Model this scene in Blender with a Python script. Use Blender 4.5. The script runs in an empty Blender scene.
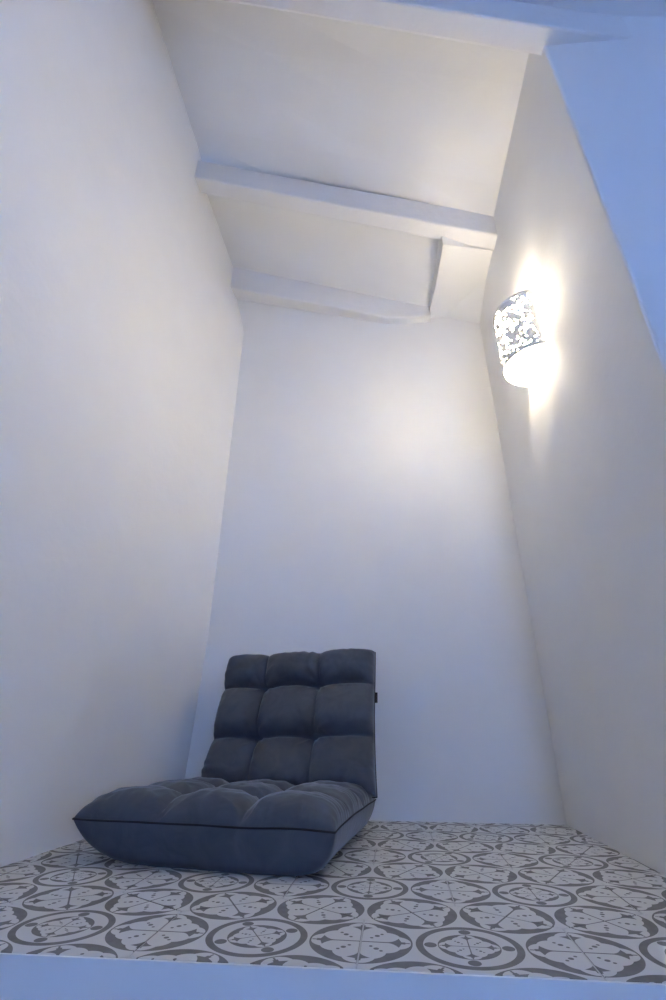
import bpy, bmesh, math, random
from mathutils import Vector, Matrix, noise

random.seed(7)
scn = bpy.context.scene
COL = scn.collection

# ------------------------------------------------------------------ camera
F_PX, PITCH, ROLL, YAW, EYE = 481.27, math.radians(25.584), math.radians(-0.2146), math.radians(5.5), 0.205
cam_d = bpy.data.cameras.new('camera')
cam = bpy.data.objects.new('camera', cam_d)
COL.objects.link(cam)
_c, _s = math.cos(PITCH), math.sin(PITCH)
_fw, _up, _rt = Vector((0, _c, _s)), Vector((0, -_s, _c)), Vector((1, 0, 0))
_cr, _sr = math.cos(ROLL), math.sin(ROLL)
_r2, _u2 = _rt * _cr - _up * _sr, _rt * _sr + _up * _cr
_m = Matrix((_r2, _u2, -_fw)).transposed()
cam.matrix_world = Matrix.Translation((0, 0, EYE)) @ (Matrix.Rotation(YAW, 3, 'Z') @ _m).to_4x4()
cam_d.sensor_fit = 'VERTICAL'
cam_d.sensor_height = 24.0
cam_d.lens = 24.0 * F_PX / 1000.0
cam_d.clip_start = 0.01
scn.camera = cam

# ------------------------------------------------------------------ world, daylight, exposure
world = bpy.data.worlds.new('world')
scn.world = world
world.use_nodes = True
world.node_tree.nodes['Background'].inputs[0].default_value = (0.30, 0.48, 1.0, 1)
world.node_tree.nodes['Background'].inputs[1].default_value = 1.0

WIN = (0.495, 0.615, 0.0, 1.40)          # x0, x1, z0, z1 of the slit window in the rear wall
YREAR = -1.3
day = bpy.data.lights.new('window_daylight', 'AREA')
day.shape = 'RECTANGLE'
day.size, day.size_y = WIN[1] - WIN[0] - 0.03, WIN[3] - WIN[2] - 0.03
day.color = (0.22, 0.42, 1.0)
day.energy = 8.0
day_o = bpy.data.objects.new('window_daylight', day)
COL.objects.link(day_o)
day_o.location = ((WIN[0] + WIN[1]) / 2, YREAR + 0.02, (WIN[2] + WIN[3]) / 2)
day_o.rotation_euler = (math.radians(90), 0, math.radians(180))

BULB_STRENGTH = 80.0
LINER_STRENGTH = 145.0        # frosted liner lit from inside
BULB_COLOR = (1.0, 0.86, 0.64)

scn.view_settings.view_transform = 'Standard'
scn.view_settings.look = 'None'
scn.view_settings.gamma = 1.0
scn.view_settings.use_curve_mapping = False
scn.view_settings.exposure = 2.40


# ------------------------------------------------------------------ helpers
def obj(name, bm, mat, parent=None, smooth=False):
    me = bpy.data.meshes.new(name)
    bm.normal_update()
    bm.to_mesh(me)
    bm.free()
    if mat:
        me.materials.append(mat)
    if smooth:
        for p in me.polygons:
            p.use_smooth = True
    o = bpy.data.objects.new(name, me)
    COL.objects.link(o)
    if parent:
        o.parent = parent
    return o


def structure(o):
    o['kind'] = 'structure'
    return o


def add_hexa(bm, pts):
    """pts: 8 corners, bottom ring 0-3 then top ring 4-7, same order."""
    v = [bm.verts.new(p) for p in pts]
    for f in ((3, 2, 1, 0), (4, 5, 6, 7), (0, 1, 5, 4), (1, 2, 6, 5), (2, 3, 7, 6), (3, 0, 4, 7)):
        bm.faces.new([v[i] for i in f])
    return v


def add_box(bm, x0, x1, y0, y1, z0, z1):
    return add_hexa(bm, [(x0, y0, z0), (x1, y0, z0), (x1, y1, z0), (x0, y1, z0),
                         (x0, y0, z1), (x1, y0, z1), (x1, y1, z1), (x0, y1, z1)])


def bevel(bm, w, seg=2):
    bmesh.ops.bevel(bm, geom=list(bm.edges), offset=w, segments=seg, profile=0.5, affect='EDGES')


def recalc(bm):
    bmesh.ops.recalc_face_normals(bm, faces=bm.faces[:])


# ------------------------------------------------------------------ materials
def new_mat(name):
    m = bpy.data.materials.new(name)
    m.use_nodes = True
    nt = m.node_tree
    return m, nt, nt.nodes['Principled BSDF']


def plaster(name, col, bump=0.25, scale=9.0, rough=0.75):
    m, nt, b = new_mat(name)
    tc = nt.nodes.new('ShaderNodeTexCoord')
    n1 = nt.nodes.new('ShaderNodeTexNoise')
    n1.inputs['Scale'].default_value = scale
    n1.inputs['Detail'].default_value = 5
    n2 = nt.nodes.new('ShaderNodeTexNoise')
    n2.inputs['Scale'].default_value = scale * 9
    n2.inputs['Detail'].default_value = 4
    nt.links.new(tc.outputs['Object'], n1.inputs['Vector'])
    nt.links.new(tc.outputs['Object'], n2.inputs['Vector'])
    mx = nt.nodes.new('ShaderNodeMath')
    mx.operation = 'MULTIPLY_ADD'
    nt.links.new(n2.outputs['Fac'], mx.inputs[0])
    mx.inputs[1].default_value = 0.12
    nt.links.new(n1.outputs['Fac'], mx.inputs[2])
    bp = nt.nodes.new('ShaderNodeBump')
    bp.inputs['Strength'].default_value = bump
    bp.inputs['Distance'].default_value = 0.012
    nt.links.new(mx.outputs[0], bp.inputs['Height'])
    nt.links.new(bp.outputs['Normal'], b.inputs['Normal'])
    rp = nt.nodes.new('ShaderNodeValToRGB')
    rp.color_ramp.elements[0].position = 0.3
    rp.color_ramp.elements[0].color = tuple(c * 0.98 for c in col) + (1,)
    rp.color_ramp.elements[1].position = 0.7
    rp.color_ramp.elements[1].color = tuple(col) + (1,)
    nt.links.new(n1.outputs['Fac'], rp.inputs['Fac'])
    nt.links.new(rp.outputs['Color'], b.inputs['Base Color'])
    b.inputs['Roughness'].default_value = rough
    b.inputs['Specular IOR Level'].default_value = 0.25
    return m


WALL = plaster('white_plaster', (0.93, 0.93, 0.92))
BEAM = plaster('white_painted_wood', (0.91, 0.90, 0.89), bump=0.35, scale=14, rough=0.6)
GROUT = plaster('grout', (0.60, 0.60, 0.59), bump=0.2, scale=40, rough=0.9)


class X:
    """tiny expression builder on math nodes"""
    nt = None

    def __init__(s, sock): s.s = sock

    @staticmethod
    def op(o, *a):
        n = X.nt.nodes.new('ShaderNodeMath')
        n.operation = o
        for i, v in enumerate(a):
            if isinstance(v, X): X.nt.links.new(v.s, n.inputs[i])
            else: n.inputs[i].default_value = v
        return X(n.outputs[0])

    def __add__(s, o): return X.op('ADD', s, o)
    __radd__ = __add__
    def __sub__(s, o): return X.op('SUBTRACT', s, o)
    def __rsub__(s, o): return X.op('SUBTRACT', o, s)
    def __mul__(s, o): return X.op('MULTIPLY', s, o)
    __rmul__ = __mul__
    def __lt__(s, o): return X.op('LESS_THAN', s, o)
    def __gt__(s, o): return X.op('GREATER_THAN', s, o)


def xmax(a, b): return X.op('MAXIMUM', a, b)
def xmin(a, b): return X.op('MINIMUM', a, b)
def xabs(a): return X.op('ABSOLUTE', a)
def xlen(a, b): return X.op('SQRT', a * a + b * b)


def motif(x, y):
    """quatrefoil medallion of radius 1: 1 where grey"""
    ax, ay = xabs(x), xabs(y)
    mx, mn = xmax(ax, ay), xmin(ax, ay)
    r = xlen(x, y)
    a = math.radians(22)
    lobe = xlen(mx - 0.50 * math.cos(a), mn - 0.50 * math.sin(a)) > 0.315
    axis = xlen(mx - 0.66, mn) > 0.315
    cres = lobe * axis * (r < 1.0) * (r > 0.55)
    ring = (r > 0.965) * (r < 1.0)
    d = mx - 0.52
    fleur = (mn < (0.022 + 4.2 * d * d)) * (mx > 0.52) * ((mx + 0.30 * mn) < 0.80)
    tip = (mn < 0.05) * (mx > 0.78) * (mx < 0.86)
    stem = (mn < 0.020) * (mx < 0.95)
    s, t = (mx + mn) * 0.70711, (mx - mn) * 0.70711
    dots = xmax(xmax(xlen(s - 0.29, t) < 0.035, xlen(s - 0.44, t) < 0.052), xlen(s - 0.57, t) < 0.035)
    out = xmax(xmax(cres, ring), xmax(xmax(fleur, tip), xmax(stem, dots)))
    return out * (r < 1.0)


PITCH_A = 0.11453          # half the flat-to-flat width of a tile


def tile_material():
    m, nt, b = new_mat('patterned_porcelain')
    X.nt = nt
    tc = nt.nodes.new('ShaderNodeTexCoord')
    sp = nt.nodes.new('ShaderNodeSeparateXYZ')
    nt.links.new(tc.outputs['Object'], sp.inputs[0])
    x, y = X(sp.outputs[0]) * (1 / PITCH_A), X(sp.outputs[1]) * (1 / PITCH_A)
    ang = X.op('ARCTAN2', y, x)
    k = X.op('ROUND', ang * (3 / math.pi)) * (math.pi / 3)
    ck, sk = X.op('COSINE', k), X.op('SINE', k)
    xr, yr = x * ck + y * sk, y * ck - x * sk
    q = motif((xr - 1.0) * (1 / 0.485), yr * (1 / 0.485))
    r = xlen(x, y)
    ring = (r > 0.418) * (r < 0.487)
    ax, ay = xabs(x), xabs(y)
    mx, mn = xmax(ax, ay), xmin(ax, ay)
    dots = xlen(mx - 0.352, mn) < 0.058
    inner = motif(x * (1 / 0.285), y * (1 / 0.285))
    dark = xmax(xmax(q, ring), xmax(dots, inner))
    nz = nt.nodes.new('ShaderNodeTexNoise')
    nz.inputs['Scale'].default_value = 60
    nz.inputs['Detail'].default_value = 4
    nt.links.new(tc.outputs['Object'], nz.inputs['Vector'])
    g = nt.nodes.new('ShaderNodeValToRGB')
    g.color_ramp.elements[0].position, g.color_ramp.elements[1].position = 0.3, 0.7
    g.color_ramp.elements[0].color = (0.165, 0.165, 0.16, 1)
    g.color_ramp.elements[1].color = (0.215, 0.215, 0.21, 1)
    nt.links.new(nz.outputs['Fac'], g.inputs['Fac'])
    mix = nt.nodes.new('ShaderNodeMix')
    mix.data_type = 'RGBA'
    nt.links.new(dark.s, mix.inputs['Factor'])
    mix.inputs['A'].default_value = (0.70, 0.70, 0.69, 1)
    nt.links.new(g.outputs['Color'], mix.inputs['B'])
    nt.links.new(mix.outputs['Result'], b.inputs['Base Color'])
    b.inputs['Roughness'].default_value = 0.55
    b.inputs['Specular IOR Level'].default_value = 0.3
    return m


TILE = tile_material()


def velvet_material():
    m, nt, b = new_mat('grey_velvet')
    tc = nt.nodes.new('ShaderNodeTexCoord')
    n = nt.nodes.new('ShaderNodeTexNoise')
    n.inputs['Scale'].default_value = 22
    n.inputs['Detail'].default_value = 6
    n.inputs['Distortion'].default_value = 1.2
    nt.links.new(tc.outputs['Object'], n.inputs['Vector'])
    rp = nt.nodes.new('ShaderNodeValToRGB')
    rp.color_ramp.elements[0].position, rp.color_ramp.elements[1].position = 0.3, 0.72
    rp.color_ramp.elements[0].color = (0.074, 0.084, 0.104, 1)
    rp.color_ramp.elements[1].color = (0.098, 0.110, 0.134, 1)
    nt.links.new(n.outputs['Fac'], rp.inputs['Fac'])
    nt.links.new(rp.outputs['Color'], b.inputs['Base Color'])
    b.inputs['Roughness'].default_value = 0.85
    b.inputs['Specular IOR Level'].default_value = 0.15
    b.inputs['Sheen Weight'].default_value = 0.45
    b.inputs['Sheen Roughness'].default_value = 0.35
    b.inputs['Sheen Tint'].default_value = (0.8, 0.85, 0.95, 1)
    bp = nt.nodes.new('ShaderNodeBump')
    bp.inputs['Strength'].default_value = 0.35
    bp.inputs['Distance'].default_value = 0.004
    nt.links.new(n.outputs['Fac'], bp.inputs['Height'])
    nt.links.new(bp.outputs['Normal'], b.inputs['Normal'])
    return m


VELVET = velvet_material()


def plain(name, col, rough=0.5, metal=0.0):
    m, nt, b = new_mat(name)
    b.inputs['Base Color'].default_value = tuple(col) + (1,)
    b.inputs['Roughness'].default_value = rough
    b.inputs['Metallic'].default_value = metal
    return m


STITCH = plain('dark_thread', (0.012, 0.013, 0.016), 0.9)
TAGM = plain('black_ribbon', (0.006, 0.006, 0.008), 0.6)
SHADEM = plain('white_lacquered_metal', (0.8, 0.8, 0.8), 0.45)
_nt = SHADEM.node_tree
_tl = _nt.nodes.new('ShaderNodeBsdfTranslucent')
_tl.inputs['Color'].default_value = (0.9, 0.88, 0.85, 1)
_mx = _nt.nodes.new('ShaderNodeMixShader')
_mx.inputs[0].default_value = 0.020
_nt.links.new(_nt.nodes['Principled BSDF'].outputs[0], _mx.inputs[1])
_nt.links.new(_tl.outputs[0], _mx.inputs[2])
_nt.links.new(_mx.outputs[0], _nt.nodes['Material Output'].inputs['Surface'])
PLATEM = plain('grey_back_plate', (0.30, 0.30, 0.30), 0.5)
FRAMEM = plain('window_paint', (0.7, 0.72, 0.74), 0.4)

# ------------------------------------------------------------------ the shell
XR, YF, YB = 0.434, 0.605, 1.45
FLOOR_LOW = -0.55


def interp(v, tab):
    if v <= tab[0][0]: return tab[0][1]
    for (a, fa), (b, fb) in zip(tab, tab[1:]):
        if v <= b:
            return fa + (fb - fa) * (v - a) / (b - a)
    return tab[-1][1]


def left_x(y, z):
    rows = [
        (0.0, [(0.90, -0.637), (1.16, -0.628), (1.32, -0.598), (1.46, -0.545)]),
        (0.45, [(0.65, -0.637), (0.90, -0.635), (1.16, -0.610), (1.32, -0.570), (1.46, -0.520)]),
        (1.70, [(0.65, -0.634), (1.02, -0.600), (1.16, -0.585), (1.38, -0.537), (1.46, -0.515)]),
        (1.90, [(0.65, -0.634), (1.02, -0.600), (1.16, -0.592), (1.38, -0.577), (1.46, -0.566)]),
    ]
    return interp(z, [(zz, interp(y, t)) for zz, t in rows])


# left wall: lofted plaster face with thickness
bm = bmesh.new()
ys = [YREAR - .1, -.6, 0.0, 0.3] + [0.5 + 0.05 * i for i in range(20)] + [1.52]
zs = [FLOOR_LOW - .02, -0.3, 0.0, 0.1, 0.2, 0.35, 0.5, 0.7, 0.9, 1.1, 1.3, 1.5, 1.6, 1.66, 1.7, 1.74, 1.8, 1.86, 1.9, 2.0, 2.15, 2.42]
g = [[bm.verts.new((left_x(min(y, 1.46), max(z, 0)) - max(0, y - 1.46) * -0.35, y, z)) for z in zs] for y in ys]
h = [[bm.verts.new((-0.80, y, z)) for z in (zs[0], zs[-1])] for y in (ys[0], ys[-1])]
for i in range(len(ys) - 1):
    for j in range(len(zs) - 1):
        bm.faces.new((g[i][j], g[i][j + 1], g[i + 1][j + 1], g[i + 1][j]))
bm.faces.new((h[0][0], h[1][0], h[1][1], h[0][1]))
bm.faces.new([g[0][j] for j in range(len(zs))] + [h[0][1], h[0][0]])
bm.faces.new([g[-1][j] for j in range(len(zs))][::-1] + [h[1][0], h[1][1]])
bm.faces.new([g[i][0] for i in range(len(ys))][::-1] + [h[0][0], h[1][0]])
bm.faces.new([g[i][-1] for i in range(len(ys))] + [h[1][1], h[0][1]])
recalc(bm)
wl = structure(obj('wall_left', bm, WALL))
for p in wl.data.polygons:
    p.use_smooth = len(p.vertices) == 4 and abs(p.normal.x) > 0.6 and p.center.x > -0.75

# back wall
bm = bmesh.new()
add_hexa(bm, [(-0.80, 1.462, -0.1), (0.60, 1.440, -0.1), (0.60, 1.60, -0.1), (-0.80, 1.60, -0.1),
              (-0.80, 1.462, 2.42), (0.60, 1.444, 2.42), (0.60, 1.60, 2.42), (-0.80, 1.60, 2.42)])
structure(obj('wall_back', bm, WALL))

# right partition: alcove side at x = XR, front face turns along the near room
bm = bmesh.new()
pts2 = [(XR + 0.003, YF), (0.62, 0.575), (1.75, 0.50), (1.75, 1.60), (XR, 1.60)]
def ring(z): return [bm.verts.new((x, y, z)) for x, y in pts2]
a, b = ring(FLOOR_LOW), ring(1.80)
n = len(pts2)
for i in range(n):
    bm.faces.new((a[i], a[(i + 1) % n], b[(i + 1) % n], b[i]))
bm.faces.new(a[::-1]); bm.faces.new(b)
recalc(bm)
eds = [e for e in bm.edges if abs(e.verts[0].co.x - XR - .003) < 1e-4 and abs(e.verts[1].co.x - XR - .003) < 1e-4]
bmesh.ops.bevel(bm, geom=eds, offset=0.006, segments=3, profile=0.5, affect='EDGES')
structure(obj('wall_right', bm, WALL))

# platform of the alcove (tile bed + plastered riser)
bm = bmesh.new()
add_box(bm, -0.70, 0.50, YF + 0.003, 1.50, FLOOR_LOW, -0.0012)
floor_o = structure(obj('floor', bm, GROUT))
bm = bmesh.new()
add_box(bm, -0.70, XR + .02, YF, YF + 0.003, FLOOR_LOW, -0.0008)
structure(obj('trim_1', bm, WALL))

# near room: lower floor, right wall, rear wall with the slit window
bm = bmesh.new()
add_box(bm, -0.80, 1.90, YREAR - .15, YF + .02, FLOOR_LOW - 0.1, FLOOR_LOW)
structure(obj('floor_near', bm, GROUT))
bm = bmesh.new()
add_box(bm, 1.75, 1.90, YREAR - .15, 1.60, FLOOR_LOW, 1.9)
structure(obj('wall_near_right', bm, WALL))
bm = bmesh.new()
x0, x1, z0, z1 = WIN
for bx in ((-0.80, x0, FLOOR_LOW, 2.42), (x1, 1.90, FLOOR_LOW, 2.42), (x0, x1, FLOOR_LOW, z0), (x0, x1, z1, 2.42)):
    add_box(bm, bx[0], bx[1], YREAR - .15, YREAR, bx[2], bx[3])
structure(obj('wall_rear', bm, WALL))
bm = bmesh.new()
for bx in ((x0, x0 + .015, z0, z1), (x1 - .015, x1, z0, z1), (x0 + .015, x1 - .015, z0, z0 + .015), (x0 + .015, x1 - .015, z1 - .015, z1)):
    add_box(bm, bx[0], bx[1], YREAR - .06, YREAR - .02, bx[2], bx[3])
win = structure(obj('window_1', bm, FRAMEM))
bm = bmesh.new()
add_box(bm, x0 + .015, x1 - .015, YREAR - .045, YREAR - .04, z0 + .015, z1 - .015)
gm, nt, b = new_mat('window_glass')
b.inputs['Transmission Weight'].default_value = 1.0
b.inputs['Roughness'].default_value = 0.0
obj('pane', bm, gm, win)

# ------------------------------------------------------------------ roof: ceiling boards and beams
SL = 0.47
def roof_front(x): return 1.765 + SL * (XR - x)


def sheet(bm, rows, th=0.05):
    """rows: list of lists of points (a grid); makes a slab th thick upward"""
    lo = [[bm.verts.new(p) for p in r] for r in rows]
    hi = [[bm.verts.new((p[0], p[1], p[2] + th)) for p in r] for r in rows]
    R, Cn = len(rows), len(rows[0])
    for i in range(R - 1):
        for j in range(Cn - 1):
            bm.faces.new((lo[i][j], lo[i + 1][j], lo[i + 1][j + 1], lo[i][j + 1]))
            bm.faces.new((hi[i][j], hi[i][j + 1], hi[i + 1][j + 1], hi[i + 1][j]))
    for j in range(Cn - 1):
        bm.faces.new((lo[0][j], lo[0][j + 1], hi[0][j + 1], hi[0][j]))
        bm.faces.new((lo[-1][j], hi[-1][j], hi[-1][j + 1], lo[-1][j + 1]))
    for i in range(R - 1):
        bm.faces.new((lo[i][0], hi[i][0], hi[i + 1][0], lo[i + 1][0]))
        bm.faces.new((lo[i][-1], lo[i + 1][-1], hi[i + 1][-1], hi[i][-1]))


def lerp(p, q, t): return tuple(p[i] + (q[i] - p[i]) * t for i in range(3))
def ext(p, q, x):
    t = (x - p[0]) / (q[0] - p[0])
    return lerp(p, q, t)


bm = bmesh.new()
# near-room slope
sheet(bm, [[(x, y, roof_front(x)) for x in (-0.78, XR, 1.9)] for y in (YREAR - .15, 0.60)], 0.06)
# alcove bay one (between beam one and two), bay two behind it
A0, A1 = (-0.634, 0.60, 2.268), (XR, 0.60, 1.775)
B0, B1 = (-0.610, 1.035, 2.140), (XR, 1.13, 1.772)
rows = []
for t in (0, .25, .5, .75, 1):
    P, Q = lerp(A0, B0, t), lerp(A1, B1, t)
    rows.append([ext(P, Q, x) for x in (-0.78, -.3, 0.1, 0.50)])
sheet(bm, rows, 0.06)
C0, C1 = (-0.60, 1.060, 2.062), (0.25, 1.10, 1.80)
D0, D1 = (-0.572, 1.395, 2.020), (0.25, 1.450, 1.708)
rows = []
for t in (0, .25, .5, .75, 1, 1.2):
    P, Q = lerp(C0, D0, t), lerp(C1, D1, t)
    rows.append([ext(P, Q, x) for x in (-0.78, -.3, 0.0, 0.50)])
sheet(bm, rows, 0.16)
recalc(bm)
ceil = structure(obj('ceiling', bm, WALL))


def beam(pL, pR, width, hgt, x0, x1, label, w2=None, h2=None, seg=10, wob=0.0, zmin=-9.0):
    """a rafter whose front-bottom edge runs pL -> pR, extended to x0..x1"""
    bm = bmesh.new()
    rings = []
    for i in range(seg + 1):
        x = x0 + (x1 - x0) * i / seg
        p = ext(pL, pR, x)
        t = (x - pL[0]) / (pR[0] - pL[0])
        w = width if w2 is None else width + (w2 - width) * t
        h = hgt if h2 is None else hgt + (h2 - hgt) * t
        if p[2] < zmin:
            h -= zmin - p[2]
            p = (p[0], p[1], zmin)
        dz = wob * noise.noise((x * 4, pL[1] * 7, 1.3))
        dy = wob * noise.noise((x * 4, pL[1] * 7, 8.3))
        c = 0.006
        prof = [(0, c), (c * .3, c * .3), (c, 0), (w - c, 0), (w - c * .3, c * .3), (w, c), (w, h), (0, h)]
        rings.append([bm.verts.new((p[0], p[1] + a + dy, p[2] + bz + dz)) for a, bz in prof])
    m = 8
    for r, s in zip(rings, rings[1:]):
        for k in range(m):
            bm.faces.new((r[k], s[k], s[(k + 1) % m], r[(k + 1) % m]))
    bm.faces.new(rings[0]); bm.faces.new(rings[-1][::-1])
    recalc(bm)
    o = obj('beam', bm, BEAM, ceil)
    o['label'] = label
    return o


beam((-0.43, 0.518, 2.068), (0.441, 0.568, 1.660), 0.057, 0.11, -0.70, 1.70, 'white painted front beam over the alcove opening', wob=0.002)
beam((-0.60, 1.006, 1.995), (XR, 1.100, 1.681), 0.058, 0.10, -0.68, 0.47, 'white painted middle beam', wob=0.003)
beam((-0.565, 1.400, 1.890), (0.125, 1.415, 1.660), 0.075, 0.145, -0.64, 0.245, 'white rounded beam along the top of back wall', h2=0.110, wob=0.003, zmin=1.668)
# boxed-down board in the far right corner of the ceiling
bm = bmesh.new()
yy = [1.125, 1.2, 1.3, 1.4, 1.47]
xx = [0.262, 0.259, 0.253, 0.243, 0.238]
lo = [(bm.verts.new((xx[i], yy[i], 1.690)), bm.verts.new((0.47, yy[i] + (0.05 if i == 0 else 0), 1.692))) for i in range(5)]
hi = [(bm.verts.new((xx[i], yy[i], 1.95)), bm.verts.new((0.47, yy[i] + (0.05 if i == 0 else 0), 1.95))) for i in range(5)]
for i in range(4):
    bm.faces.new((lo[i][0], lo[i + 1][0], lo[i + 1][1], lo[i][1]))
    bm.faces.new((hi[i][0], hi[i][1], hi[i + 1][1], hi[i + 1][0]))
    bm.faces.new((lo[i][0], hi[i][0], hi[i + 1][0], lo[i + 1][0]))
    bm.faces.new((lo[i][1], lo[i + 1][1], hi[i + 1][1], hi[i][1]))
bm.faces.new((lo[0][0], lo[0][1], hi[0][1], hi[0][0]))
bm.faces.new((lo[4][0], hi[4][0], hi[4][1], lo[4][1]))
recalc(bm)
o = obj('lowered_panel', bm, WALL, ceil)
o['label'] = 'boxed-down white ceiling panel in the back right corner'

# ------------------------------------------------------------------ floor tiles (hexagons)
TROT = math.radians(-1.29)
T0 = Vector((0.0814, 0.6719))
GAP, TH = 0.0008, 0.008


def hexpoly(a):
    R = a / math.cos(math.pi / 6)
    return [(R * math.cos(math.pi / 6 + k * math.pi / 3), R * math.sin(math.pi / 6 + k * math.pi / 3)) for k in range(6)]


def tile_bm(poly):
    bm = bmesh.new()
    n = len(poly)
    cx, cy = sum(p[0] for p in poly) / n, sum(p[1] for p in poly) / n
    bot = [bm.verts.new((x, y, -TH)) for x, y in poly]
    mid = [bm.verts.new((x, y, -0.0008)) for x, y in poly]
    top = []
    for x, y in poly:
        d = math.hypot(x - cx, y - cy) or 1
        k = max(0.0, 1 - 0.0008 / d)
        top.append(bm.verts.new((cx + (x - cx) * k, cy + (y - cy) * k, 0)))
    for i in range(n):
        j = (i + 1) % n
        bm.faces.new((bot[i], bot[j], mid[j], mid[i]))
        bm.faces.new((mid[i], mid[j], top[j], top[i]))
    bm.faces.new(top)
    bm.faces.new(bot[::-1])
    return bm


def clip(poly, nx, ny, d):
    """keep nx*x + ny*y >= d"""
    out = []
    for i, p in enumerate(poly):
        q = poly[(i + 1) % len(poly)]
        a, b = nx * p[0] + ny * p[1] - d, nx * q[0] + ny * q[1] - d
        if a >= 0: out.append(p)
        if (a >= 0) != (b >= 0):
            t = a / (a - b)
            out.append((p[0] + (q[0] - p[0]) * t, p[1] + (q[1] - p[1]) * t))
    return out


HALF = [(1, 0, -0.645), (-1, 0, -(XR + 0.003)), (0, 1, YF + 0.0032), (0, -1, -(YB + 0.006))]
tile_me = None
spins = {(0, 0): 0, (-1, 0): 2, (-2, 0): 0, (-3, 1): 2}
for j in range(-2, 7):
    for i in range(-8, 6):
        lx, ly = (2 * i + j) * PITCH_A, j * math.sqrt(3) * PITCH_A
        c = T0 + Vector((lx * math.cos(TROT) - ly * math.sin(TROT), lx * math.sin(TROT) + ly * math.cos(TROT)))
        k = spins.get((i, j), random.randrange(6))
        rot = TROT + k * math.pi / 3
        cr, sr = math.cos(rot), math.sin(rot)
        P = [(c.x + x * cr - y * sr, c.y + x * sr + y * cr) for x, y in hexpoly(PITCH_A - GAP)]
        Q = P
        for hp in HALF:
            Q = clip(Q, *hp) if len(Q) >= 3 else []
        if len(Q) < 3:
            continue
        area = abs(sum(Q[a][0] * Q[(a + 1) % len(Q)][1] - Q[(a + 1) % len(Q)][0] * Q[a][1] for a in range(len(Q)))) / 2
        if area < 1.5e-4:
            continue
        whole = len(Q) == 6 and all(abs(Q[a][0] - P[a][0]) < 1e-7 for a in range(6))
        if whole and tile_me:
            t = bpy.data.objects.new('tile', tile_me)
            COL.objects.link(t)
            t.parent = floor_o
        else:
            src = hexpoly(PITCH_A - GAP) if whole else [((x - c.x) * cr + (y - c.y) * sr, -(x - c.x) * sr + (y - c.y) * cr) for x, y in Q]
            t = obj('tile', tile_bm(src), TILE, floor_o)
            if whole: tile_me = t.data
        t.location = (c.x, c.y, random.uniform(-0.0004, 0.0))
        t.rotation_euler = (0, 0, rot)

# ------------------------------------------------------------------ folding floor chair
PHI = math.radians(8.5)
chair = bpy.data.objects.new('floor_chair', None)
COL.objects.link(chair)
chair.location = (-0.302, 0.915, 0.0)
chair.rotation_euler = (0, 0, -PHI)
chair['label'] = 'dark grey tufted velvet folding floor chair standing on the patterned tiles'
chair['category'] = 'floor chair'


def cell(a, p=2.2, q=0.48):
    a = min(1.0, abs(a))
    return max(0.0, 1 - a ** p) ** q


def groove(v, lines, skew=0.0):
    """0 in the middle of a cell, 1 on a tufting line; skew > 0 makes cells bulge just above a line"""
    best = 0.0
    for i, l in enumerate(lines):
        if v < l:
            L0 = lines[i - 1] if i else None
            half = ((l - L0) / 2 if L0 is not None else 0.07) * (1 + skew)
            d = (l - v) / half
        else:
            L1 = lines[i + 1] if i + 1 < len(lines) else None
            half = ((L1 - l) / 2 if L1 is not None else 0.06) * (1 - skew)
            d = (v - l) / half
        if d < 1:
            best = max(best, 1 - cell(1 - d))
    return best


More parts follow.
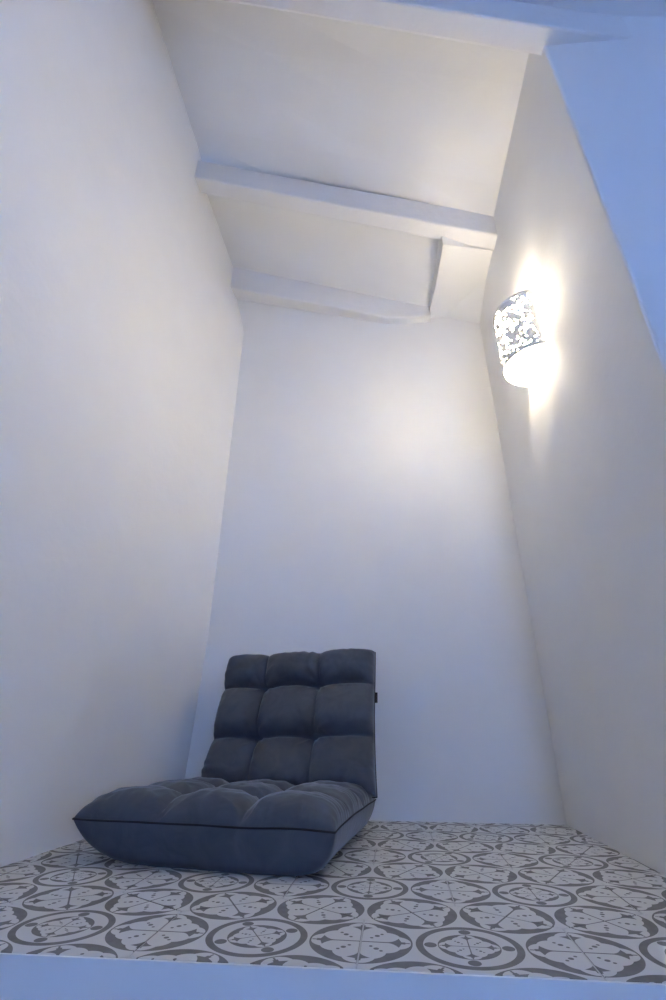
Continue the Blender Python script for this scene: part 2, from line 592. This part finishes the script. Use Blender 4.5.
def cushion(name, W, L, seam, hup, hdn, xl, yl, parent, ear=0.02, du=0.32, dv=0.42, dx=0.25,
            ps=(5.0, 7.0), pb=(3.2, 9.0), seed=0.0, sag=0.0, taper=0.0, flat=None, n=(120, 120), skew=0.0, pbr=None, gather=0.0016, crown=0.0):
    """closed tufted cushion: local x across (-W/2..W/2), y along 0..L, z up; seam loop at z = seam"""
    bm = bmesh.new()
    NU, NV = n
    def sp(i, N):
        t = -1 + 2 * i / N
        return math.sin(t * math.pi / 2) * 0.45 + t * 0.55
    pts_t, pts_b = {}, {}
    def outline(s, t):
        er = ear * (1.0 if t < 0 else 1 - 0.9 * t)
        w = W / 2 * (1 + taper * (t + 1) / 2)
        x = w * s * (1 - er * (1 - abs(t) ** 2.5) * abs(s))
        y = L / 2 + L / 2 * t * (1 - ear * 0.7 * (1 - abs(s) ** 2.5) * abs(t))
        return x, y
    for i in range(NU + 1):
        for j in range(NV + 1):
            s, t = sp(i, NU), sp(j, NV)
            x, y = outline(s, t)
            es, et = max(0, 1 - abs(s) ** ps[0]) ** 0.42, max(0, 1 - abs(t) ** ps[1]) ** 0.42
            e = es * et
            gu, gv = groove(x, xl), groove(y, yl, skew)
            tf = max(0.12, 1 - du * gu - dv * gv - dx * gu * gv)
            z = hup * e * tf
            # sag of each puff towards the front / bottom
            w_ = 0.0
            for a in xl:
                for b in yl:
                    d = math.hypot(x - a, y - b)
                    if d < 0.10:
                        th = math.atan2(y - b, x - a)
                        ph = 7 * th + 9 * noise.noise((a * 31 + seed, b * 27, d * 14))
                        w_ += math.exp(-d / 0.030) * (1.2 - 2.4 * abs(math.sin(ph * 0.5)) ** 0.6) * min(1, d / 0.010)
            z += 0.0062 * w_ * e
            eg = math.exp(-(1 - abs(t)) * L / 2 / 0.020) * (1 - abs(s) ** 8) + math.exp(-(1 - abs(s)) * W / 2 / 0.020) * (1 - abs(t) ** 8)
            along = x if abs(t) * L > abs(s) * W else y
            z += gather * eg * math.sin(along * 260 + 5 * noise.noise((along * 20, seed, 2.0))) * noise.noise((along * 16, seed + 4, 0.5)) * 2.2 * min(1, e * 4)
            z += 0.0022 * noise.noise((x * 34 + seed, y * 34, 1.7)) * e + 0.0012 * noise.noise((x * 80, y * 55 + seed, 4.7)) * e
            wav = 0.0025 * noise.noise((x * 9, y * 9, seed + 3)) 
            zc = seam + wav * (1 - e) + crown * (1 - t * t)
            if 0 < i < NU and 0 < j < NV:
                pts_t[i, j] = bm.verts.new((x, y, zc + z - sag * e * max(0, t) ** 2))
                eb = max(0, 1 - abs(s) ** (pbr if pbr and s > 0 else pb[0])) ** 0.6 * max(0, 1 - abs(t) ** pb[1]) ** 0.5
                zb = zc - hdn * eb * 1.06
                zb += 0.0012 * noise.noise((x * 45, y * 12 + seed, 9.0)) * eb
                pts_b[i, j] = bm.verts.new((x, y, max(zb, seam - hdn) if flat is None else max(zb, flat)))
            else:
                v = bm.verts.new((x, y, zc))
                pts_t[i, j] = pts_b[i, j] = v
    for i in range(NU):
        for j in range(NV):
            bm.faces.new((pts_t[i, j], pts_t[i + 1, j], pts_t[i + 1, j + 1], pts_t[i, j + 1]))
            q = (pts_b[i, j], pts_b[i, j + 1], pts_b[i + 1, j + 1], pts_b[i + 1, j])
            bm.faces.new(q)
    loop = [pts_t[i, 0].co.copy() for i in range(NU)] + [pts_t[NU, j].co.copy() for j in range(NV)] + \
           [pts_t[i, NV].co.copy() for i in range(NU, 0, -1)] + [pts_t[0, j].co.copy() for j in range(NV, 0, -1)]
    o = obj(name, bm, VELVET, parent, smooth=True)
    # stitched seam around the edge
    bm = bmesh.new()
    rings = []
    N = len(loop)
    for k in range(N):
        t = (loop[(k + 1) % N] - loop[k - 1])
        t = t.normalized() if t.length > 1e-9 else Vector((1, 0, 0))
        b = Vector((0, 0, 1))
        nn = t.cross(b).normalized()
        rings.append([bm.verts.new(loop[k] + (nn * math.cos(a) + b * math.sin(a)) * 0.0016) for a in (0, math.pi / 2, math.pi, 3 * math.pi / 2)])
    for k in range(N):
        r, s = rings[k], rings[(k + 1) % N]
        for m in range(4):
            bm.faces.new((r[m], s[m], s[(m + 1) % 4], r[(m + 1) % 4]))
    recalc(bm)
    st = obj('seam', bm, STITCH, o, smooth=True)
    return o


seat = cushion('seat_cushion', 0.472, 0.41, 0.064, 0.046, 0.064, [-0.076, 0.076], [0.0, 0.135, 0.27], chair,
               du=0.66, dv=0.55, dx=0.05, ps=(8.0, 14.0), pb=(4.2, 22.0), pbr=9.0, seed=1.0, sag=0.012, flat=0.0, taper=-0.02, gather=0.0060)
seat.location = (-0.011, 0.0, 0.0)
back = cushion('backrest_cushion', 0.425, 0.345, 0.0, 0.064, 0.034, [-0.085, 0.062], [-0.02, 0.125, 0.252], chair,
               du=0.50, dv=0.80, dx=0.05, ps=(10.0, 12.0), pb=(9.0, 12.0), seed=5.0, taper=-0.02, gather=0.0035, skew=0.35)
REC = math.radians(20)
back.matrix_basis = (Matrix.Translation((0.018, 0.364, 0.068)) @ Matrix.Rotation(math.radians(90) - REC, 4, 'X')
                     @ Matrix.Rotation(math.radians(1.3), 4, 'Z'))
# ribbon tag on the right edge of the backrest
bm = bmesh.new()
prof = [(0, 0), (0.008, 0.0012), (0.0115, 0.0), (0.008, -0.0012)]
lo = [bm.verts.new((x, 0, z)) for x, z in prof]
hi = [bm.verts.new((x, 0.026, z * 1.3)) for x, z in prof]
for k in range(4):
    bm.faces.new((lo[k], lo[(k + 1) % 4], hi[(k + 1) % 4], hi[k]))
bm.faces.new(lo[::-1]); bm.faces.new(hi)
recalc(bm)
tag = obj('ribbon_tag', bm, TAGM, back)
tag.location = (0.203, 0.208, 0.0)
tag['label'] = 'small black ribbon tag'

# ------------------------------------------------------------------ wall sconce
LY, LZ0, LZ1, LR = 1.017, 1.058, 1.238, 0.083
sc = bpy.data.objects.new('wall_sconce', None)
COL.objects.link(sc)
sc.location = (XR, LY, LZ0)
sc['label'] = 'lit half-round white wall sconce with cut-out filigree shade on right wall'
sc['category'] = 'wall lamp'
LH = LZ1 - LZ0
OFF = 0.003


def half(r, a):
    """a 0..1 sweeps from near wall edge to far wall edge"""
    t = math.pi * a
    return Vector((-OFF - r * math.sin(t), -r * math.cos(t), 0))


# perforated shade: cells removed along a branching noise pattern
bm = bmesh.new()
NA, NZ = 150, 104
vt = [[bm.verts.new(half(LR, i / NA) + Vector((0, 0, LH * j / NZ))) for j in range(NZ + 1)] for i in range(NA + 1)]
for i in range(NA):
    for j in range(NZ):
        a, z = (i + .5) / NA, (j + .5) / NZ
        u, w = a * math.pi * LR, z * LH
        q = Vector((u, w, 0.3))
        q = q + Vector((noise.noise(q * 60), noise.noise(q * 60 + Vector((9, 4, 2))), 0)) * 0.006
        d, _ = noise.voronoi(q * 142)
        keep = (d[1] - d[0]) < 0.465 + 0.14 * min(1.0, max(0.0, (a - 0.58) / 0.12))  # unseen far side made denser to dim its light on the back wall
        if z < 0.030 or z > 0.970 or a < 0.06 or a > 0.94:  # solid side strips added to curb light leaking onto the wall nearby
            keep = True
        if keep:
            bm.faces.new((vt[i][j], vt[i][j + 1], vt[i + 1][j + 1], vt[i + 1][j]))
bmesh.ops.delete(bm, geom=[v for v in bm.verts if not v.link_faces], context='VERTS')
recalc(bm)
shade = obj('shade', bm, SHADEM, sc)
md = shade.modifiers.new('thickness', 'SOLIDIFY')
md.thickness = 0.0010
# top and bottom rims
for z, nm in ((0.0, 'rim'), (LH, 'rim')):
    bm = bmesh.new()
    rr = []
    for i in range(41):
        p = half(LR, i / 40)
        d = Vector((p.x + OFF, p.y, 0)).normalized()
        rr.append([bm.verts.new(p + d * a + Vector((0, 0, z + b))) for a, b in ((-.0015, -.002), (.0015, -.002), (.0015, .002), (-.0015, .002))])
    for r, s in zip(rr, rr[1:]):
        for k in range(4):
            bm.faces.new((r[k], s[k], s[(k + 1) % 4], r[(k + 1) % 4]))
    bm.faces.new(rr[0]); bm.faces.new(rr[-1][::-1])
    recalc(bm)
    obj(nm, bm, SHADEM, sc)
# frosted liner behind the cut-outs with a closed bottom
lm, nt, b = new_mat('frosted_liner')
out = nt.nodes['Material Output']
tr = nt.nodes.new('ShaderNodeBsdfTransparent')
tl = nt.nodes.new('ShaderNodeEmission')
tl.inputs['Color'].default_value = BULB_COLOR + (1,)
tl.inputs['Strength'].default_value = LINER_STRENGTH
mixs = nt.nodes.new('ShaderNodeMixShader')
mixs.inputs[0].default_value = 0.92
nt.links.new(tr.outputs[0], mixs.inputs[1])
nt.links.new(tl.outputs[0], mixs.inputs[2])
nt.links.new(mixs.outputs[0], out.inputs['Surface'])
def cap_material(name, glow):
    cm, nt, b = new_mat(name)
    b.inputs['Base Color'].default_value = (0.9, 0.9, 0.9, 1)
    b.inputs['Emission Color'].default_value = BULB_COLOR + (1,)
    b.inputs['Emission Strength'].default_value = glow
    return cm


r1 = LR - 0.004
for z, glow in ((0.003, 2.0), (LH - 0.003, 5.0)):
    bm = bmesh.new()
    lo = [bm.verts.new(half(r1, i / 36) + Vector((0, 0, z - .001))) for i in range(37)]
    hi = [bm.verts.new(half(r1, i / 36) + Vector((0, 0, z + .001))) for i in range(37)]
    for i in range(36):
        bm.faces.new((lo[i], hi[i], hi[i + 1], lo[i + 1]))
    bm.faces.new((lo[0], lo[36], hi[36], hi[0]))
    bm.faces.new(lo)
    bm.faces.new(hi[::-1])
    recalc(bm)
    obj('frosted_cap', bm, cap_material('frosted_cap', glow), sc)
bm = bmesh.new()
lo = [bm.verts.new(half(r1, i / 36) + Vector((0, 0, 0.005))) for i in range(37)]
hi = [bm.verts.new(half(r1, i / 36) + Vector((0, 0, LH - 0.005))) for i in range(37)]
for i in range(36):
    bm.faces.new((lo[i], hi[i], hi[i + 1], lo[i + 1]))
recalc(bm)
obj('diffuser', bm, lm, sc)
bm = bmesh.new()
add_box(bm, -0.006, -0.0005, -0.07, 0.07, 0.012, LH - 0.012)
bevel(bm, 0.002)
obj('back_plate', bm, PLATEM, sc)
# lamp holder and bulb
bm = bmesh.new()
bmesh.ops.create_cone(bm, cap_ends=True, segments=20, radius1=0.009, radius2=0.008, depth=0.04)
bmesh.ops.translate(bm, verts=bm.verts, vec=(-0.026, 0, LH - 0.045))
add_box(bm, -0.026, -0.004, -0.003, 0.003, LH - 0.036, LH - 0.026)
obj('lamp_holder', bm, PLATEM, sc, smooth=False)
bmat, nt, b = new_mat('lit_bulb')
b.inputs['Base Color'].default_value = (1, 1, 1, 1)
b.inputs['Emission Color'].default_value = BULB_COLOR + (1,)
b.inputs['Emission Strength'].default_value = BULB_STRENGTH
bm = bmesh.new()
prof = [(0.009, 0.064), (0.011, 0.070), (0.016, 0.080), (0.0195, 0.092), (0.0195, 0.100), (0.016, 0.110), (0.009, 0.1165), (0.0, 0.1185)]
NS = 20
rings = [[bm.verts.new((-0.026 + r * math.cos(2 * math.pi * k / NS), r * math.sin(2 * math.pi * k / NS), LH - z)) for k in range(NS)] for r, z in prof[:-1]]
for r, s in zip(rings, rings[1:]):
    for k in range(NS):
        bm.faces.new((r[k], r[(k + 1) % NS], s[(k + 1) % NS], s[k]))
tip = bm.verts.new((-0.026, 0, LH - prof[-1][1]))
for k in range(NS):
    bm.faces.new((rings[-1][k], rings[-1][(k + 1) % NS], tip))
bm.faces.new(rings[0][::-1])
recalc(bm)
obj('bulb', bm, bmat, sc, smooth=True)
